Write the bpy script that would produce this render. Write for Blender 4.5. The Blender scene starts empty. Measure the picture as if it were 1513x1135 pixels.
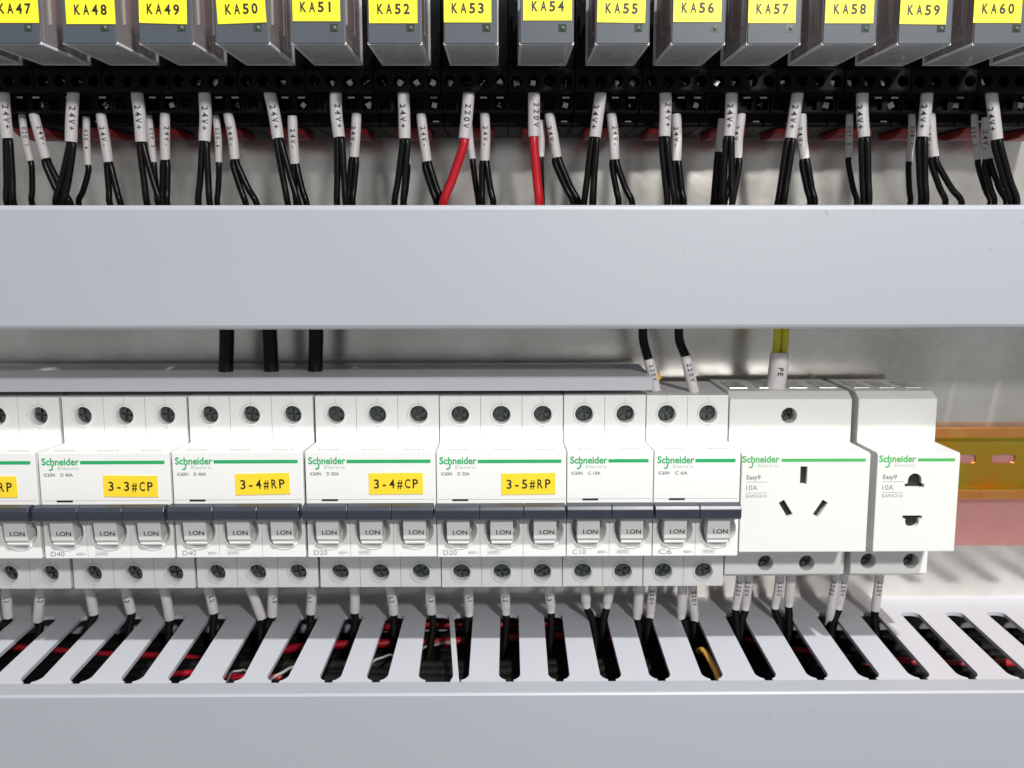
import bpy, bmesh, math, random
from mathutils import Vector, Matrix
random.seed(7)
sc = bpy.context.scene
COL = sc.collection
MM = 0.001

# ------------------------------------------------------------------ camera
W, H, FPX = 1513, 1135, 1450.1659
CR = Vector((.999958826, -.00903071834, -.000890437796))
CU = Vector((.00219385, .1453691, .98937506))
CF = Vector((.00880533, .98933628, -.14538293))
CP = Vector((191.3546, -472.406, 109.4632))
cd = bpy.data.cameras.new('camera'); cam = bpy.data.objects.new('camera', cd); COL.objects.link(cam)
cd.sensor_width = 36; cd.lens = FPX / W * 36; cd.dof.use_dof = True; cd.dof.focus_distance = .385; cd.dof.aperture_fstop = 24; cd.clip_start = .01; cd.clip_end = 50
m = Matrix((CR, CU, -CF)).transposed().to_4x4(); m.translation = CP * MM
cam.matrix_world = m; sc.camera = cam

# ------------------------------------------------------------------ light (indoor: lamps only)
w = bpy.data.worlds.new('World'); sc.world = w; w.use_nodes = True
bg = w.node_tree.nodes['Background']; bg.inputs[0].default_value = (.95, .98, 1, 1); bg.inputs[1].default_value = .31
def lamp(name, pos, target, size, power, color):
    l = bpy.data.lights.new(name, 'AREA'); l.shape = 'DISK'; l.size = size; l.energy = power; l.color = color
    o = bpy.data.objects.new(name, l); COL.objects.link(o)
    o.location = Vector(pos); d = Vector(target) - Vector(pos)
    o.rotation_euler = d.to_track_quat('-Z', 'Y').to_euler()
lamp('room_lamp', (.19 + .56, -.076 - 1.23, 2.10), (.19, -.076, 0), .09, 74, (1, .985, .96))
lamp('front_lamp', (.19 + .30, -.076 - .82, .44), (.19, -.076, 0), .06, 6.0, (1, .98, .95))
sc.view_settings.view_transform = 'Standard'; sc.view_settings.look = 'None'
sc.view_settings.exposure = -.13; sc.view_settings.gamma = 1

# ------------------------------------------------------------------ pixel -> place (measuring only)
def ray(px, py): return CR * ((px - W/2) / FPX) + CU * ((H/2 - py) / FPX) + CF
def at_p(px, py, p):
    d = ray(px, py); t = (-p - CP.y) / d.y; q = CP + d * t
    return Vector((q.x, p, q.z))
def at_z(px, py, z0, k=0.0):            # plane z = z0 + k*p
    d = ray(px, py)                     # CP.z + t d.z = z0 + k*(-(CP.y + t d.y))
    t = (z0 - k*CP.y - CP.z) / (d.z + k*d.y); q = CP + d*t
    return Vector((q.x, -q.y, q.z))

# ------------------------------------------------------------------ materials
def pm(name, col, rough=.5, metal=0., var=.06, vscale=60., bump=.0, bscale=900., specks=0., spec=.5, stretch=None, coat=0.):
    M = bpy.data.materials.new(name); M.use_nodes = True
    nt = M.node_tree; N = nt.nodes; L = nt.links; b = N['Principled BSDF']
    b.inputs['Roughness'].default_value = rough; b.inputs['Metallic'].default_value = metal
    b.inputs['Specular IOR Level'].default_value = spec; b.inputs['Coat Weight'].default_value = coat
    tc = N.new('ShaderNodeTexCoord'); mp = N.new('ShaderNodeMapping'); L.new(tc.outputs['Object'], mp.inputs[0])
    if stretch: mp.inputs['Scale'].default_value = stretch
    n = N.new('ShaderNodeTexNoise'); n.inputs['Scale'].default_value = vscale; n.inputs['Detail'].default_value = 5
    L.new(mp.outputs[0], n.inputs['Vector'])
    mx = N.new('ShaderNodeMix'); mx.data_type = 'RGBA'
    c = Vector(col[:3])
    mx.inputs[6].default_value = (*(c*(1-var)), 1); mx.inputs[7].default_value = (*[min(1, v) for v in c*(1+var)], 1)
    L.new(n.outputs[0], mx.inputs[0]); out = mx.outputs[2]
    if specks:
        s = N.new('ShaderNodeTexNoise'); s.inputs['Scale'].default_value = 330; s.inputs['Detail'].default_value = 1
        L.new(tc.outputs['Object'], s.inputs['Vector'])
        r = N.new('ShaderNodeMapRange'); r.inputs[1].default_value = .785; r.inputs[2].default_value = .825
        r.inputs[3].default_value = 0; r.inputs[4].default_value = specks; L.new(s.outputs[0], r.inputs[0])
        m2 = N.new('ShaderNodeMix'); m2.data_type = 'RGBA'; L.new(r.outputs[0], m2.inputs[0]); L.new(out, m2.inputs[6])
        m2.inputs[7].default_value = (.12, .1, .09, 1); out = m2.outputs[2]
    L.new(out, b.inputs['Base Color'])
    rr = N.new('ShaderNodeMapRange'); rr.inputs[3].default_value = max(.02, rough-.06); rr.inputs[4].default_value = min(1, rough+.06)
    L.new(n.outputs[0], rr.inputs[0]); L.new(rr.outputs[0], b.inputs['Roughness'])
    if bump:
        bn = N.new('ShaderNodeTexNoise'); bn.inputs['Scale'].default_value = bscale; bn.inputs['Detail'].default_value = 3
        L.new(mp.outputs[0], bn.inputs['Vector'])
        bu = N.new('ShaderNodeBump'); bu.inputs['Strength'].default_value = bump; bu.inputs['Distance'].default_value = .0004
        L.new(bn.outputs[0], bu.inputs['Height']); L.new(bu.outputs[0], b.inputs['Normal'])
    return M
M_white = pm('white_plastic', (.77, .77, .76), .42, var=.025, vscale=40, bump=.06, bscale=1500, specks=.25)
M_gloss = pm('glossy_white_plastic', (.88, .88, .87), .16, var=.02, coat=.6)
M_cream = pm('socket_plastic', (.74, .735, .715), .4, var=.03, vscale=35, bump=.06, bscale=1500, specks=.3)
M_duct_lit = pm('grey_pvc_lit', (.49, .502, .545), .38, var=.035, vscale=9, bump=.05, bscale=500, stretch=(.4, 1, 1))  # same PVC made lighter: light from above put into the fingers' colour
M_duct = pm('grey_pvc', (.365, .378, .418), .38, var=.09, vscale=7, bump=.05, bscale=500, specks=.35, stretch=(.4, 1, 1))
M_bus = pm('grey_busbar_plastic', (.52, .52, .56), .35, var=.04, vscale=12, stretch=(.2, 1, 1))
M_black = pm('black_plastic', (.006, .006, .0065), .5, var=.2, vscale=80, bump=.15, bscale=800, spec=.10)
M_wire = pm('black_pvc', (.005, .005, .0055), .30, var=.2, vscale=60, bump=.05, spec=.22)
M_wire2 = pm('dull_black_pvc', (.005, .005, .005), .6, var=.2, vscale=60, spec=.12)
M_red = pm('red_pvc', (.58, .008, .02), .35, var=.08, vscale=40)
M_dkred = pm('dark_red_plastic', (.26, .008, .010), .5, var=.15, vscale=60)
M_dullwhite = pm('dull_white_pvc', (.34, .33, .33), .5)
M_redd = pm('deep_red_pvc', (.34, .005, .015), .4, var=.2)
M_orange = pm('orange_pvc', (.95, .48, .10), .4)
M_yg = pm('yellow_green_pvc', (.62, .55, .02), .35, var=.2, vscale=90)
M_sleeve = pm('white_sleeve', (.68, .65, .65), .5, var=.05, vscale=90, bump=.1, bscale=700)
M_ferr = pm('white_ferrule', (.78, .76, .74), .4)
M_label = pm('yellow_label', (.90, .80, .03), .45, var=.03, vscale=30)
M_label2 = pm('yellow_tape', (.89, .64, .03), .4, var=.03, vscale=30)
M_ink = pm('black_ink', (.015, .013, .01), .5)
M_grey_ink = pm('grey_ink', (.22, .22, .23), .6)
M_faint_ink = pm('faint_ink', (.50, .51, .52), .6)
M_green = pm('green_ink', (.015, .36, .12), .45, var=.05)
M_palegreen = pm('pale_green_ink', (.36, .52, .43), .5)
M_navy = pm('dark_toggle', (.030, .035, .050), .32, var=.1, vscale=60)
M_tog = pm('grey_toggle', (.68, .67, .66), .45, var=.04)
M_screw = pm('dark_screw', (.13, .145, .14), .28, .9, var=.6, vscale=420, bump=.5, bscale=700)
M_hole = pm('hole_shade', (.012, .014, .013), .6)  # near-black for plugs and hole floors, in place of the shade inside
M_steel = pm('bright_screw', (.42, .42, .43), .16, 1., var=.2, vscale=500)
M_front = pm('relay_front', (.062, .074, .090), .5, var=.05, vscale=60)
M_core = pm('relay_core', (.20, .18, .185), .5, var=.35, vscale=140)
M_copper = pm('relay_coil', (.30, .09, .06), .4, var=.4, vscale=220)
M_seam = pm('seam', (.36, .36, .36), .7)
M_pad = pm('clamp_pad', (.72, .72, .72), .28, .6, var=.15, vscale=120)  # pale metallic grey for the bright patches on the socket tops
# zinc plate: dull brushed metal with soft blotches
def plate_mat(name, c1, c2, rough, vs):
    M = pm(name, c1, rough, .80, var=.0, bump=.06, bscale=350)
    nt = M.node_tree; N = nt.nodes; L = nt.links; b = N['Principled BSDF']
    tc = N.new('ShaderNodeTexCoord'); n = N.new('ShaderNodeTexNoise'); n.inputs['Scale'].default_value = vs
    n.inputs['Detail'].default_value = 6; n.inputs['Roughness'].default_value = .6
    L.new(tc.outputs['Object'], n.inputs['Vector'])
    r = N.new('ShaderNodeValToRGB'); r.color_ramp.elements[0].position = .35; r.color_ramp.elements[1].position = .68
    r.color_ramp.elements[0].color = (*c1, 1); r.color_ramp.elements[1].color = (*c2, 1)
    L.new(n.outputs[0], r.inputs[0]); L.new(r.outputs[0], b.inputs['Base Color'])
    return M
M_plate = plate_mat('zinc_plate', (.68, .64, .59), (.94, .91, .86), .19, 20)
M_pink = plate_mat('pink_reflection', (1.0, .44, .40), (1.0, .50, .46), .26, 18)  # reflection of the room put into colour
# yellow chromated rail
M_rail = plate_mat('chromate_rail', (.74, .34, .03), (.56, .46, .05), .28, 50)
M_flange = plate_mat('chromate_flange', (.85, .32, .09), (.88, .46, .12), .32, 60)
# clear relay case
def case_mat(name, col, alpha, rough):
    M = pm(name, col, rough, 0, var=.25, vscale=70, stretch=(1, 1, .25), coat=.3)
    nt = M.node_tree; N = nt.nodes; L = nt.links; b = N['Principled BSDF']; o = N['Material Output']
    t = N.new('ShaderNodeBsdfTransparent'); mx = N.new('ShaderNodeMixShader'); mx.inputs[0].default_value = alpha
    L.new(t.outputs[0], mx.inputs[1]); L.new(b.outputs[0], mx.inputs[2]); L.new(mx.outputs[0], o.inputs[0])
    return M
M_case = case_mat('clear_case', (.46, .42, .43), .34, .08)
M_caseb = case_mat('clear_case_base', (.66, .66, .67), .72, .18)
M_edge = case_mat('case_edge_glint', (.95, .95, .97), .95, .12)  # near-white: glints along the clear edges put into colour

# ------------------------------------------------------------------ mesh helpers (mm; x, p = out of the panel, z)
class MB:
    def __init__(s, o=(0, 0, 0)): s.v = []; s.f = []; s.o = Vector(o)
    def add(s, vs, fs):
        n = len(s.v); s.v += [Vector(v) for v in vs]; s.f += [tuple(i + n for i in f) for f in fs]; return s
    def box(s, x0, x1, p0, p1, z0, z1):
        return s.add([(x, p, z) for x in (x0, x1) for p in (p0, p1) for z in (z0, z1)],
                     [(0, 1, 3, 2), (4, 6, 7, 5), (0, 4, 5, 1), (2, 3, 7, 6), (0, 2, 6, 4), (1, 5, 7, 3)])
    def prism_x(s, poly, x0, x1):       # poly of (p, z)
        n = len(poly)
        return s.add([(x0, a, b) for a, b in poly] + [(x1, a, b) for a, b in poly],
                     [tuple(range(n)), tuple(range(2*n-1, n-1, -1))] + [(i, i+n, (i+1) % n + n, (i+1) % n) for i in range(n)])
    def prism_p(s, poly, p0, p1):       # poly of (x, z)
        n = len(poly)
        return s.add([(a, p0, b) for a, b in poly] + [(a, p1, b) for a, b in poly],
                     [tuple(range(n)), tuple(range(2*n-1, n-1, -1))] + [(i, i+n, (i+1) % n + n, (i+1) % n) for i in range(n)])
    def prism_z(s, poly, zf, t):        # poly of (x, p); zf(p) top, thickness t
        n = len(poly)
        return s.add([(a, b, zf(b)) for a, b in poly] + [(a, b, zf(b)-t) for a, b in poly],
                     [tuple(range(n)), tuple(range(2*n-1, n-1, -1))] + [(i, i+n, (i+1) % n + n, (i+1) % n) for i in range(n)])
    def lathe_p(s, cx, cz, prof, n=20, cap0=True, cap1=True):   # prof of (r, p), axis out of the panel
        vs = []; fs = []
        for r, p in prof:
            vs += [(cx + r*math.cos(2*math.pi*i/n), p, cz + r*math.sin(2*math.pi*i/n)) for i in range(n)]
        for k in range(len(prof)-1):
            fs += [(k*n+i, k*n+(i+1) % n, (k+1)*n+(i+1) % n, (k+1)*n+i) for i in range(n)]
        if cap0: fs.append(tuple(range(n)))
        if cap1: fs.append(tuple(range((len(prof)-1)*n, len(prof)*n)))
        return s.add(vs, fs)
    def tube(s, path, r, n=10, caps=True):
        pts = [Vector(q) for q in path]; vs = []; fs = []; up = Vector((0, 1, .13)).normalized()
        for k, q in enumerate(pts):
            t = (pts[min(k+1, len(pts)-1)] - pts[max(k-1, 0)]).normalized()
            a = up - t*up.dot(t)
            if a.length < 1e-3: a = Vector((1, 0, 0)) - t*t.x
            a.normalize(); b = t.cross(a); rr = r[k] if isinstance(r, (list, tuple)) else r
            vs += [q + a*rr*math.cos(2*math.pi*i/n) + b*rr*math.sin(2*math.pi*i/n) for i in range(n)]
        for k in range(len(pts)-1):
            fs += [(k*n+i, k*n+(i+1) % n, (k+1)*n+(i+1) % n, (k+1)*n+i) for i in range(n)]
        if caps: fs += [tuple(range(n)), tuple(range((len(pts)-1)*n, len(pts)*n))]
        return s.add(vs, fs)
    def mesh(s, name, mat, smooth=False, bevel=0, seg=2):
        me = bpy.data.meshes.new(name); bm = bmesh.new()
        vs = [bm.verts.new(((v.x-s.o.x)*MM, -(v.y-s.o.y)*MM, (v.z-s.o.z)*MM)) for v in s.v]
        for f in s.f:
            try: bm.faces.new([vs[i] for i in f])
            except ValueError: pass
        bmesh.ops.recalc_face_normals(bm, faces=bm.faces)
        if bevel:
            es = [e for e in bm.edges if len(e.link_faces) == 2 and e.calc_face_angle(0) > .5]
            bmesh.ops.bevel(bm, geom=es, offset=bevel*MM, segments=seg, affect='EDGES', profile=.6, clamp_overlap=True)
        if smooth:
            for f in bm.faces: f.smooth = len(f.verts) < 6
            for e in bm.edges:
                if len(e.link_faces) == 2 and e.calc_face_angle(0) > .7: e.smooth = False
        bm.to_mesh(me); bm.free(); me.materials.append(mat); return me
    def build(s, name, mat, parent=None, smooth=False, bevel=0, seg=2):
        return link(name, s.mesh(name, mat, smooth, bevel, seg), parent)
def link(name, me, parent=None):
    o = bpy.data.objects.new(name, me); COL.objects.link(o); o.parent = parent; return o
def tag(o, label=None, cat=None, group=None, kind=None):
    for k, v in (('label', label), ('category', cat), ('group', group), ('kind', kind)):
        if v: o[k] = v
    return o
def thing(name, label, cat, loc, group=None):
    o = bpy.data.objects.new(name, None); COL.objects.link(o); o.empty_display_size = .005
    o.location = (loc[0]*MM, -loc[1]*MM, loc[2]*MM); return tag(o, label, cat, group)
def copy_tree(o, parent=None):
    c = o.copy(); COL.objects.link(c); c.parent = parent
    for ch in list(o.children): copy_tree(ch, c)
    return c
def smooth_path(pts, n=6):
    P = [Vector(p) for p in pts]; P = [P[0]*2-P[1]] + P + [P[-1]*2-P[-2]]; out = []
    for i in range(1, len(P)-2):
        for k in range(n):
            t = k/n; a, b, c, d = P[i-1], P[i], P[i+1], P[i+2]
            out.append(.5*((2*b)+(c-a)*t+(2*a-5*b+4*c-d)*t*t+(3*b-a-3*c+d)*t**3))
    return out + [P[-2]]
# writing: glyph outlines as flat faces, fitted to a box (width, cap height)
_g = {}
def glyphs(s, bold=0., spacing=1.):
    key = (s, bold, spacing)
    if key in _g: return _g[key]
    cu = bpy.data.curves.new('t', 'FONT'); cu.body = s; cu.resolution_u = 3; cu.offset = bold; cu.space_character = spacing
    o = bpy.data.objects.new('t', cu); COL.objects.link(o); bpy.context.view_layer.update()
    me = bpy.data.meshes.new_from_object(o.evaluated_get(bpy.context.evaluated_depsgraph_get()))
    vs = [(v.co.x, v.co.y) for v in me.vertices]; fs = [tuple(p.vertices) for p in me.polygons]
    bpy.data.objects.remove(o); bpy.data.curves.remove(cu); bpy.data.meshes.remove(me)
    _g[key] = (vs, fs); return _g[key]
def writing(s, width, cap, bold=0., mono=False):
    if not mono:
        vs, fs = glyphs(s, bold)
        x0 = min(v[0] for v in vs); x1 = max(v[0] for v in vs); h = .729
        vs2, _ = glyphs('H', bold); h = max(v[1] for v in vs2)
        return [((x-x0)/(x1-x0)*width, y/h*cap) for x, y in vs], fs
    vs2, _ = glyphs('H', bold); h = max(v[1] for v in vs2)
    V = []; F = []; adv = width/len(s)
    for i, ch in enumerate(s):
        vs, fs = glyphs(ch, bold)
        if not vs: continue
        x0 = min(v[0] for v in vs); x1 = max(v[0] for v in vs); wd = x1-x0
        k = cap/h; gw = min(wd*k, adv*.70)
        if ch in '1-+': gw = min(wd*k, adv*.6)
        kx = gw/wd; n = len(V)
        V += [(i*adv + adv/2 + (x-(x0+x1)/2)*kx, y*k) for x, y in vs]; F += [tuple(a+n for a in f) for f in fs]
    return V, F
def put_text(mb, s, x, z, p, width, cap, bold=0., mono=False, rot=0.):
    vs, fs = writing(s, width, cap, bold, mono); c, q = math.cos(rot), math.sin(rot)
    mb.add([(x + a*c - b*q, p, z + a*q + b*c) for a, b in vs], fs)
def fine(vs, fs, mx):                   # split long faces so that writing can bend round a sleeve
    bm = bmesh.new(); V = [bm.verts.new((a, b, 0)) for a, b in vs]
    for f in fs:
        try: bm.faces.new([V[i] for i in f])
        except ValueError: pass
    bmesh.ops.triangulate(bm, faces=bm.faces)
    for _ in range(3):
        es = [e for e in bm.edges if e.calc_length() > mx]
        if not es: break
        bmesh.ops.subdivide_edges(bm, edges=es, cuts=1); bmesh.ops.triangulate(bm, faces=bm.faces)
    bm.verts.index_update(); o = [(v.co.x, v.co.y) for v in bm.verts], [tuple(v.index for v in f.verts) for f in bm.faces]
    bm.free(); return o
# solid minus cutters
def cut(me, cutters, mat):
    o = bpy.data.objects.new('tmp', me); COL.objects.link(o); cs = []
    for c in cutters:
        k = bpy.data.objects.new('cut', c.mesh('cut', mat)); COL.objects.link(k); cs.append(k)
        md = o.modifiers.new('b', 'BOOLEAN'); md.operation = 'DIFFERENCE'; md.object = k; md.solver = 'EXACT'
    bpy.context.view_layer.update()
    r = bpy.data.meshes.new_from_object(o.evaluated_get(bpy.context.evaluated_depsgraph_get()))
    r.name = me.name
    for k in cs: bpy.data.objects.remove(k)
    bpy.data.objects.remove(o)
    r.materials.clear(); r.materials.append(mat)
    return r

# ------------------------------------------------------------------ back plate and rail
plate = MB().box(-140, 700, -2, 0, -220, 300).build('back_plate', M_plate)
tag(plate, 'dull grey zinc back plate of the cabinet behind everything', None, kind='structure')
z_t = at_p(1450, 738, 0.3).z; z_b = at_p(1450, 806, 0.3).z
MB().box(-140, 700, 0, .3, z_b, 12).build('pink_reflection_band', M_pink, plate)  # painted reflection: pink of the unseen room as a band on the plate

def obround(cx, cz, l, h, n=8):
    r = h/2; a = l/2-r
    return [(cx+a+r*math.cos(-math.pi/2+math.pi*i/n), cz+r*math.sin(-math.pi/2+math.pi*i/n)) for i in range(n+1)] + \
           [(cx-a+r*math.cos(math.pi/2+math.pi*i/n), cz+r*math.sin(math.pi/2+math.pi*i/n)) for i in range(n+1)]
rail = thing('din_rail', 'yellow and orange passivated slotted metal rail carrying the breakers', 'rail', (190, 0, 2))
zt, zb = 19.3, -16.4
web = MB((190, 0, 2)).box(-130, 510, .6, 1.6, zb+5, zt-5)
cuts = [MB((190, 0, 2)).prism_p(obround(437.8 + 19.6*k, 2.4, 12.2, 4.6), -3, 5) for k in range(-3, 4)]
wm = cut(web.mesh('web', M_rail), cuts, M_rail); link('web', wm, rail)
fl = MB((190, 0, 2))
for a, b, sg in ((zt-4.6, zt, 1), (zb, zb+4.6, -1)):
    fl.box(-130, 510, 6.6, 7.6, a, b)
fl.build('flange', M_flange, rail, bevel=.3)
fw = MB((190, 0, 2)).box(-130, 510, .62, 7, zt-5.5, zt-4.5).box(-130, 510, .62, 7, zb+4.5, zb+5.5)
fw.build('side_wall', M_rail, rail)

# ------------------------------------------------------------------ wiring ducts
DZ, DK = -68.6, -.016                   # slotted side of the lower duct: z = DZ + DK*p
PF = 103.5                              # its front
def zf(p): return DZ + DK*p
def on_duct(px, py): return at_z(px, py, DZ, DK)
GD = 'wiring ducts'
lo = thing('wiring_duct', 'light grey slotted wiring duct along the bottom under the breakers, its slotted side showing', 'wiring duct', (190, 0, -95), GD)
OL = (190, 0, -95)
PB, PT = 20.5, 91.0
def slot(xb, xf, wb=8.8, wf=8.9, neck=3.3, nk=None):
    return dict(lb=xb-wb/2, rb=xb+wb/2, lf=xf-wf/2, rf=xf+wf/2, cb=xb, nl=(nk if nk is not None else xf)-neck/2, nr=(nk if nk is not None else xf)+neck/2)
raw = [(-49, None), (16, -98), (77, -25), (137, 47.6), (203, 118.4), (264, 195.6), (325, 263.8), (395, 343.7), (459, 407.8), (524, 486.5), (584, 555.8),
       'd', 'n', (752.8, 752.8), (817, 826), (882, 903.6), (948, 976), (1016, 1054), (1084, 1134), (1153, 1206.8), (1219, 1281.9),
       (1284, 1360), (1346, 1431.4), (1411.7, 1507), (1474, 1580), (1540, None)]
slots = []
for r in raw:
    if r == 'd':
        a, b, c, d = on_duct(630, 910).x, on_duct(664, 910).x, on_duct(620, 990).x, on_duct(670.5, 990).x
        slots.append(dict(lb=a, rb=b, lf=c, rf=d, cb=(a+b)/2, nl=on_duct(629, 1003).x, nr=on_duct(666, 1003).x))
    elif r == 'n':
        a, b, c, d = on_duct(671, 910).x, on_duct(699, 910).x, on_duct(678.5, 990).x, on_duct(693.5, 990).x
        slots.append(dict(lb=a, rb=b, lf=c, rf=d, cb=(a+b)/2, nl=on_duct(679, 1003).x, nr=on_duct(681.5, 1003).x))
    else:
        xb = on_duct(r[0], 909).x
        xf = on_duct(r[1], 1003).x if r[1] is not None else xb
        xf2 = xb + (xf - xb)*.8 if abs(xf-xb) < 3 else xb + math.copysign(2, xf-xb)
        slots.append(slot(xb, xf2, nk=xf2))
for k in range(8): slots.append(slot(slots[-1]['cb']+21, slots[-1]['cb']+21))
def arc(cx, cp, rx, rp, a0, a1, n=5):
    return [(cx + rx*math.cos(a0+(a1-a0)*i/n), cp + rp*math.sin(a0+(a1-a0)*i/n)) for i in range(n+1)]
def finger(sl, sr, org, zfun, t, name_parent, p_end):
    # left border: right side of slot sl ; right border: left side of slot sr
    rl = (sl['rb']-sl['lb'])/2; rr = (sr['rb']-sr['lb'])/2; pi = math.pi
    rp = min(3.2, rl); rq = min(3.2, rr)
    poly = [(sl['cb'], 0.02), (sl['cb'], PB)]
    poly += arc(sl['cb'], PB+rp, rl, rp, -pi/2, 0)[1:]
    pe = PT-5.5
    poly += [(sl['rf'], pe)]
    poly += [(sl['rf']-.25*(sl['rf']-sl['nr']), pe+2.0), (sl['rf']-.6*(sl['rf']-sl['nr']), pe+3.4), (sl['nr'], pe+4.2), (sl['nr'], p_end), (sr['nl'], p_end), (sr['nl'], pe+4.2),
             (sr['lf']+.6*(sr['nl']-sr['lf']), pe+3.4), (sr['lf']+.25*(sr['nl']-sr['lf']), pe+2.0), (sr['lf'], pe)]
    poly += arc(sr['cb'], PB+rq, rr, rq, pi, 1.5*pi)
    poly += [(sr['cb'], 0.02)]
    return MB(org).prism_z(poly, zfun, t).build('finger', M_duct_lit, name_parent)
for a, b in zip(slots[:-1], slots[1:]): finger(a, b, OL, zf, 1.8, lo, 101.5)
MB(OL).box(-140, 700, .02, 2, -130, -71).build('duct_base', M_duct, lo)
MB(OL).box(-140, 700, .02, 100, -133, -131).build('lower_wall', M_duct, lo)
c = MB(OL)
c.prism_x([(92.6, -69.4), (102.6, -69.4), (103.5, -70.2), (103.5, -133.5), (101.7, -133.5), (101.7, -70.85), (92.6, -70.0)], -140, 700)
cover = c.build('cover', M_duct, lo, bevel=.25)

UZT, UZB = 123.0, 73.9
up = thing('wiring_duct', 'wide light grey wiring duct across the upper middle with a plain smooth cover', 'wiring duct', (190, 0, 98), GD)
OU = (190, 0, 98)
MB(OU).box(-140, 520, .02, 2, UZB+3, UZT-3).build('duct_base', M_duct, up)
fm = None
for k in range(-8, 17):
    for top in (1, 0):
        x = 190+21*k
        sl, sr = slot(x, x, 8.8, 8.9), slot(x+21, x+21, 8.8, 8.9)
        zz = (lambda p: UZT-1.4) if top else (lambda p: UZB+3.0)
        PTs = PT; PT = 70.
        finger(sl, sr, OU, zz, 1.6, up, 77.5); PT = PTs
c = MB(OU)
c.prism_x([(72, UZT-.2), (78.6, UZT), (79.6, UZT-.7), (80, UZT-1.8), (80, UZB+1.8), (79.6, UZB+.7), (78.6, UZB), (72, UZB+.2), (72, UZB+1.2),
           (78.2, UZB+1.2), (78.2, UZT-1.2), (72, UZT-1.2)], -140, 520)
c.build('cover', M_duct, up, bevel=.15)

# ------------------------------------------------------------------ breakers
PS, PN = 51.5, 76.0
def terminal(root_parts, cx, cz, up_side):
    pass
def screw_mesh():
    b = MB(); b.lathe_p(0, 0, [(3.45, -2), (3.45, 0), (3.0, .45)], 20)
    me = b.mesh('screw', M_screw)
    x = MB().box(-.5, .5, -.9, 1, -2.5, 2.5); y = MB().box(-2.5, 2.5, -.9, 1, -.5, .5)
    return cut(me, [x, y], M_screw)
ME_screw = screw_mesh()
ME_ring = MB().lathe_p(0, 0, [(3.75, -5.0), (3.9, .3), (4.05, .6), (4.5, .62), (4.8, .35), (4.95, -.3)], 28, False, False).mesh('terminal_ring', M_white, smooth=True)
ME_well = MB().lathe_p(0, 0, [(4.3, 0), (4.3, .2)], 20).mesh('terminal_well', M_hole)
def put(name, me, parent, x, p, z, rot=0.):
    o = link(name, me, parent); o.location = (x*MM, -p*MM, z*MM); o.rotation_euler = (0, rot, 0); return o
def toggle_mesh():
    b = MB(); b.prism_x([(70.5, -1), (79.5, -1), (79.6, -5), (78.6, -13.2), (78.1, -14.2), (71, -12.6)], -4.7, 4.7)
    return b.mesh('toggle', M_tog, bevel=.35)
ME_tog = toggle_mesh()
t_ = MB(); put_text(t_, 'I.ON', -2.2, -11.3, 79.05, 6.0, 1.9, .015)
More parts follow.
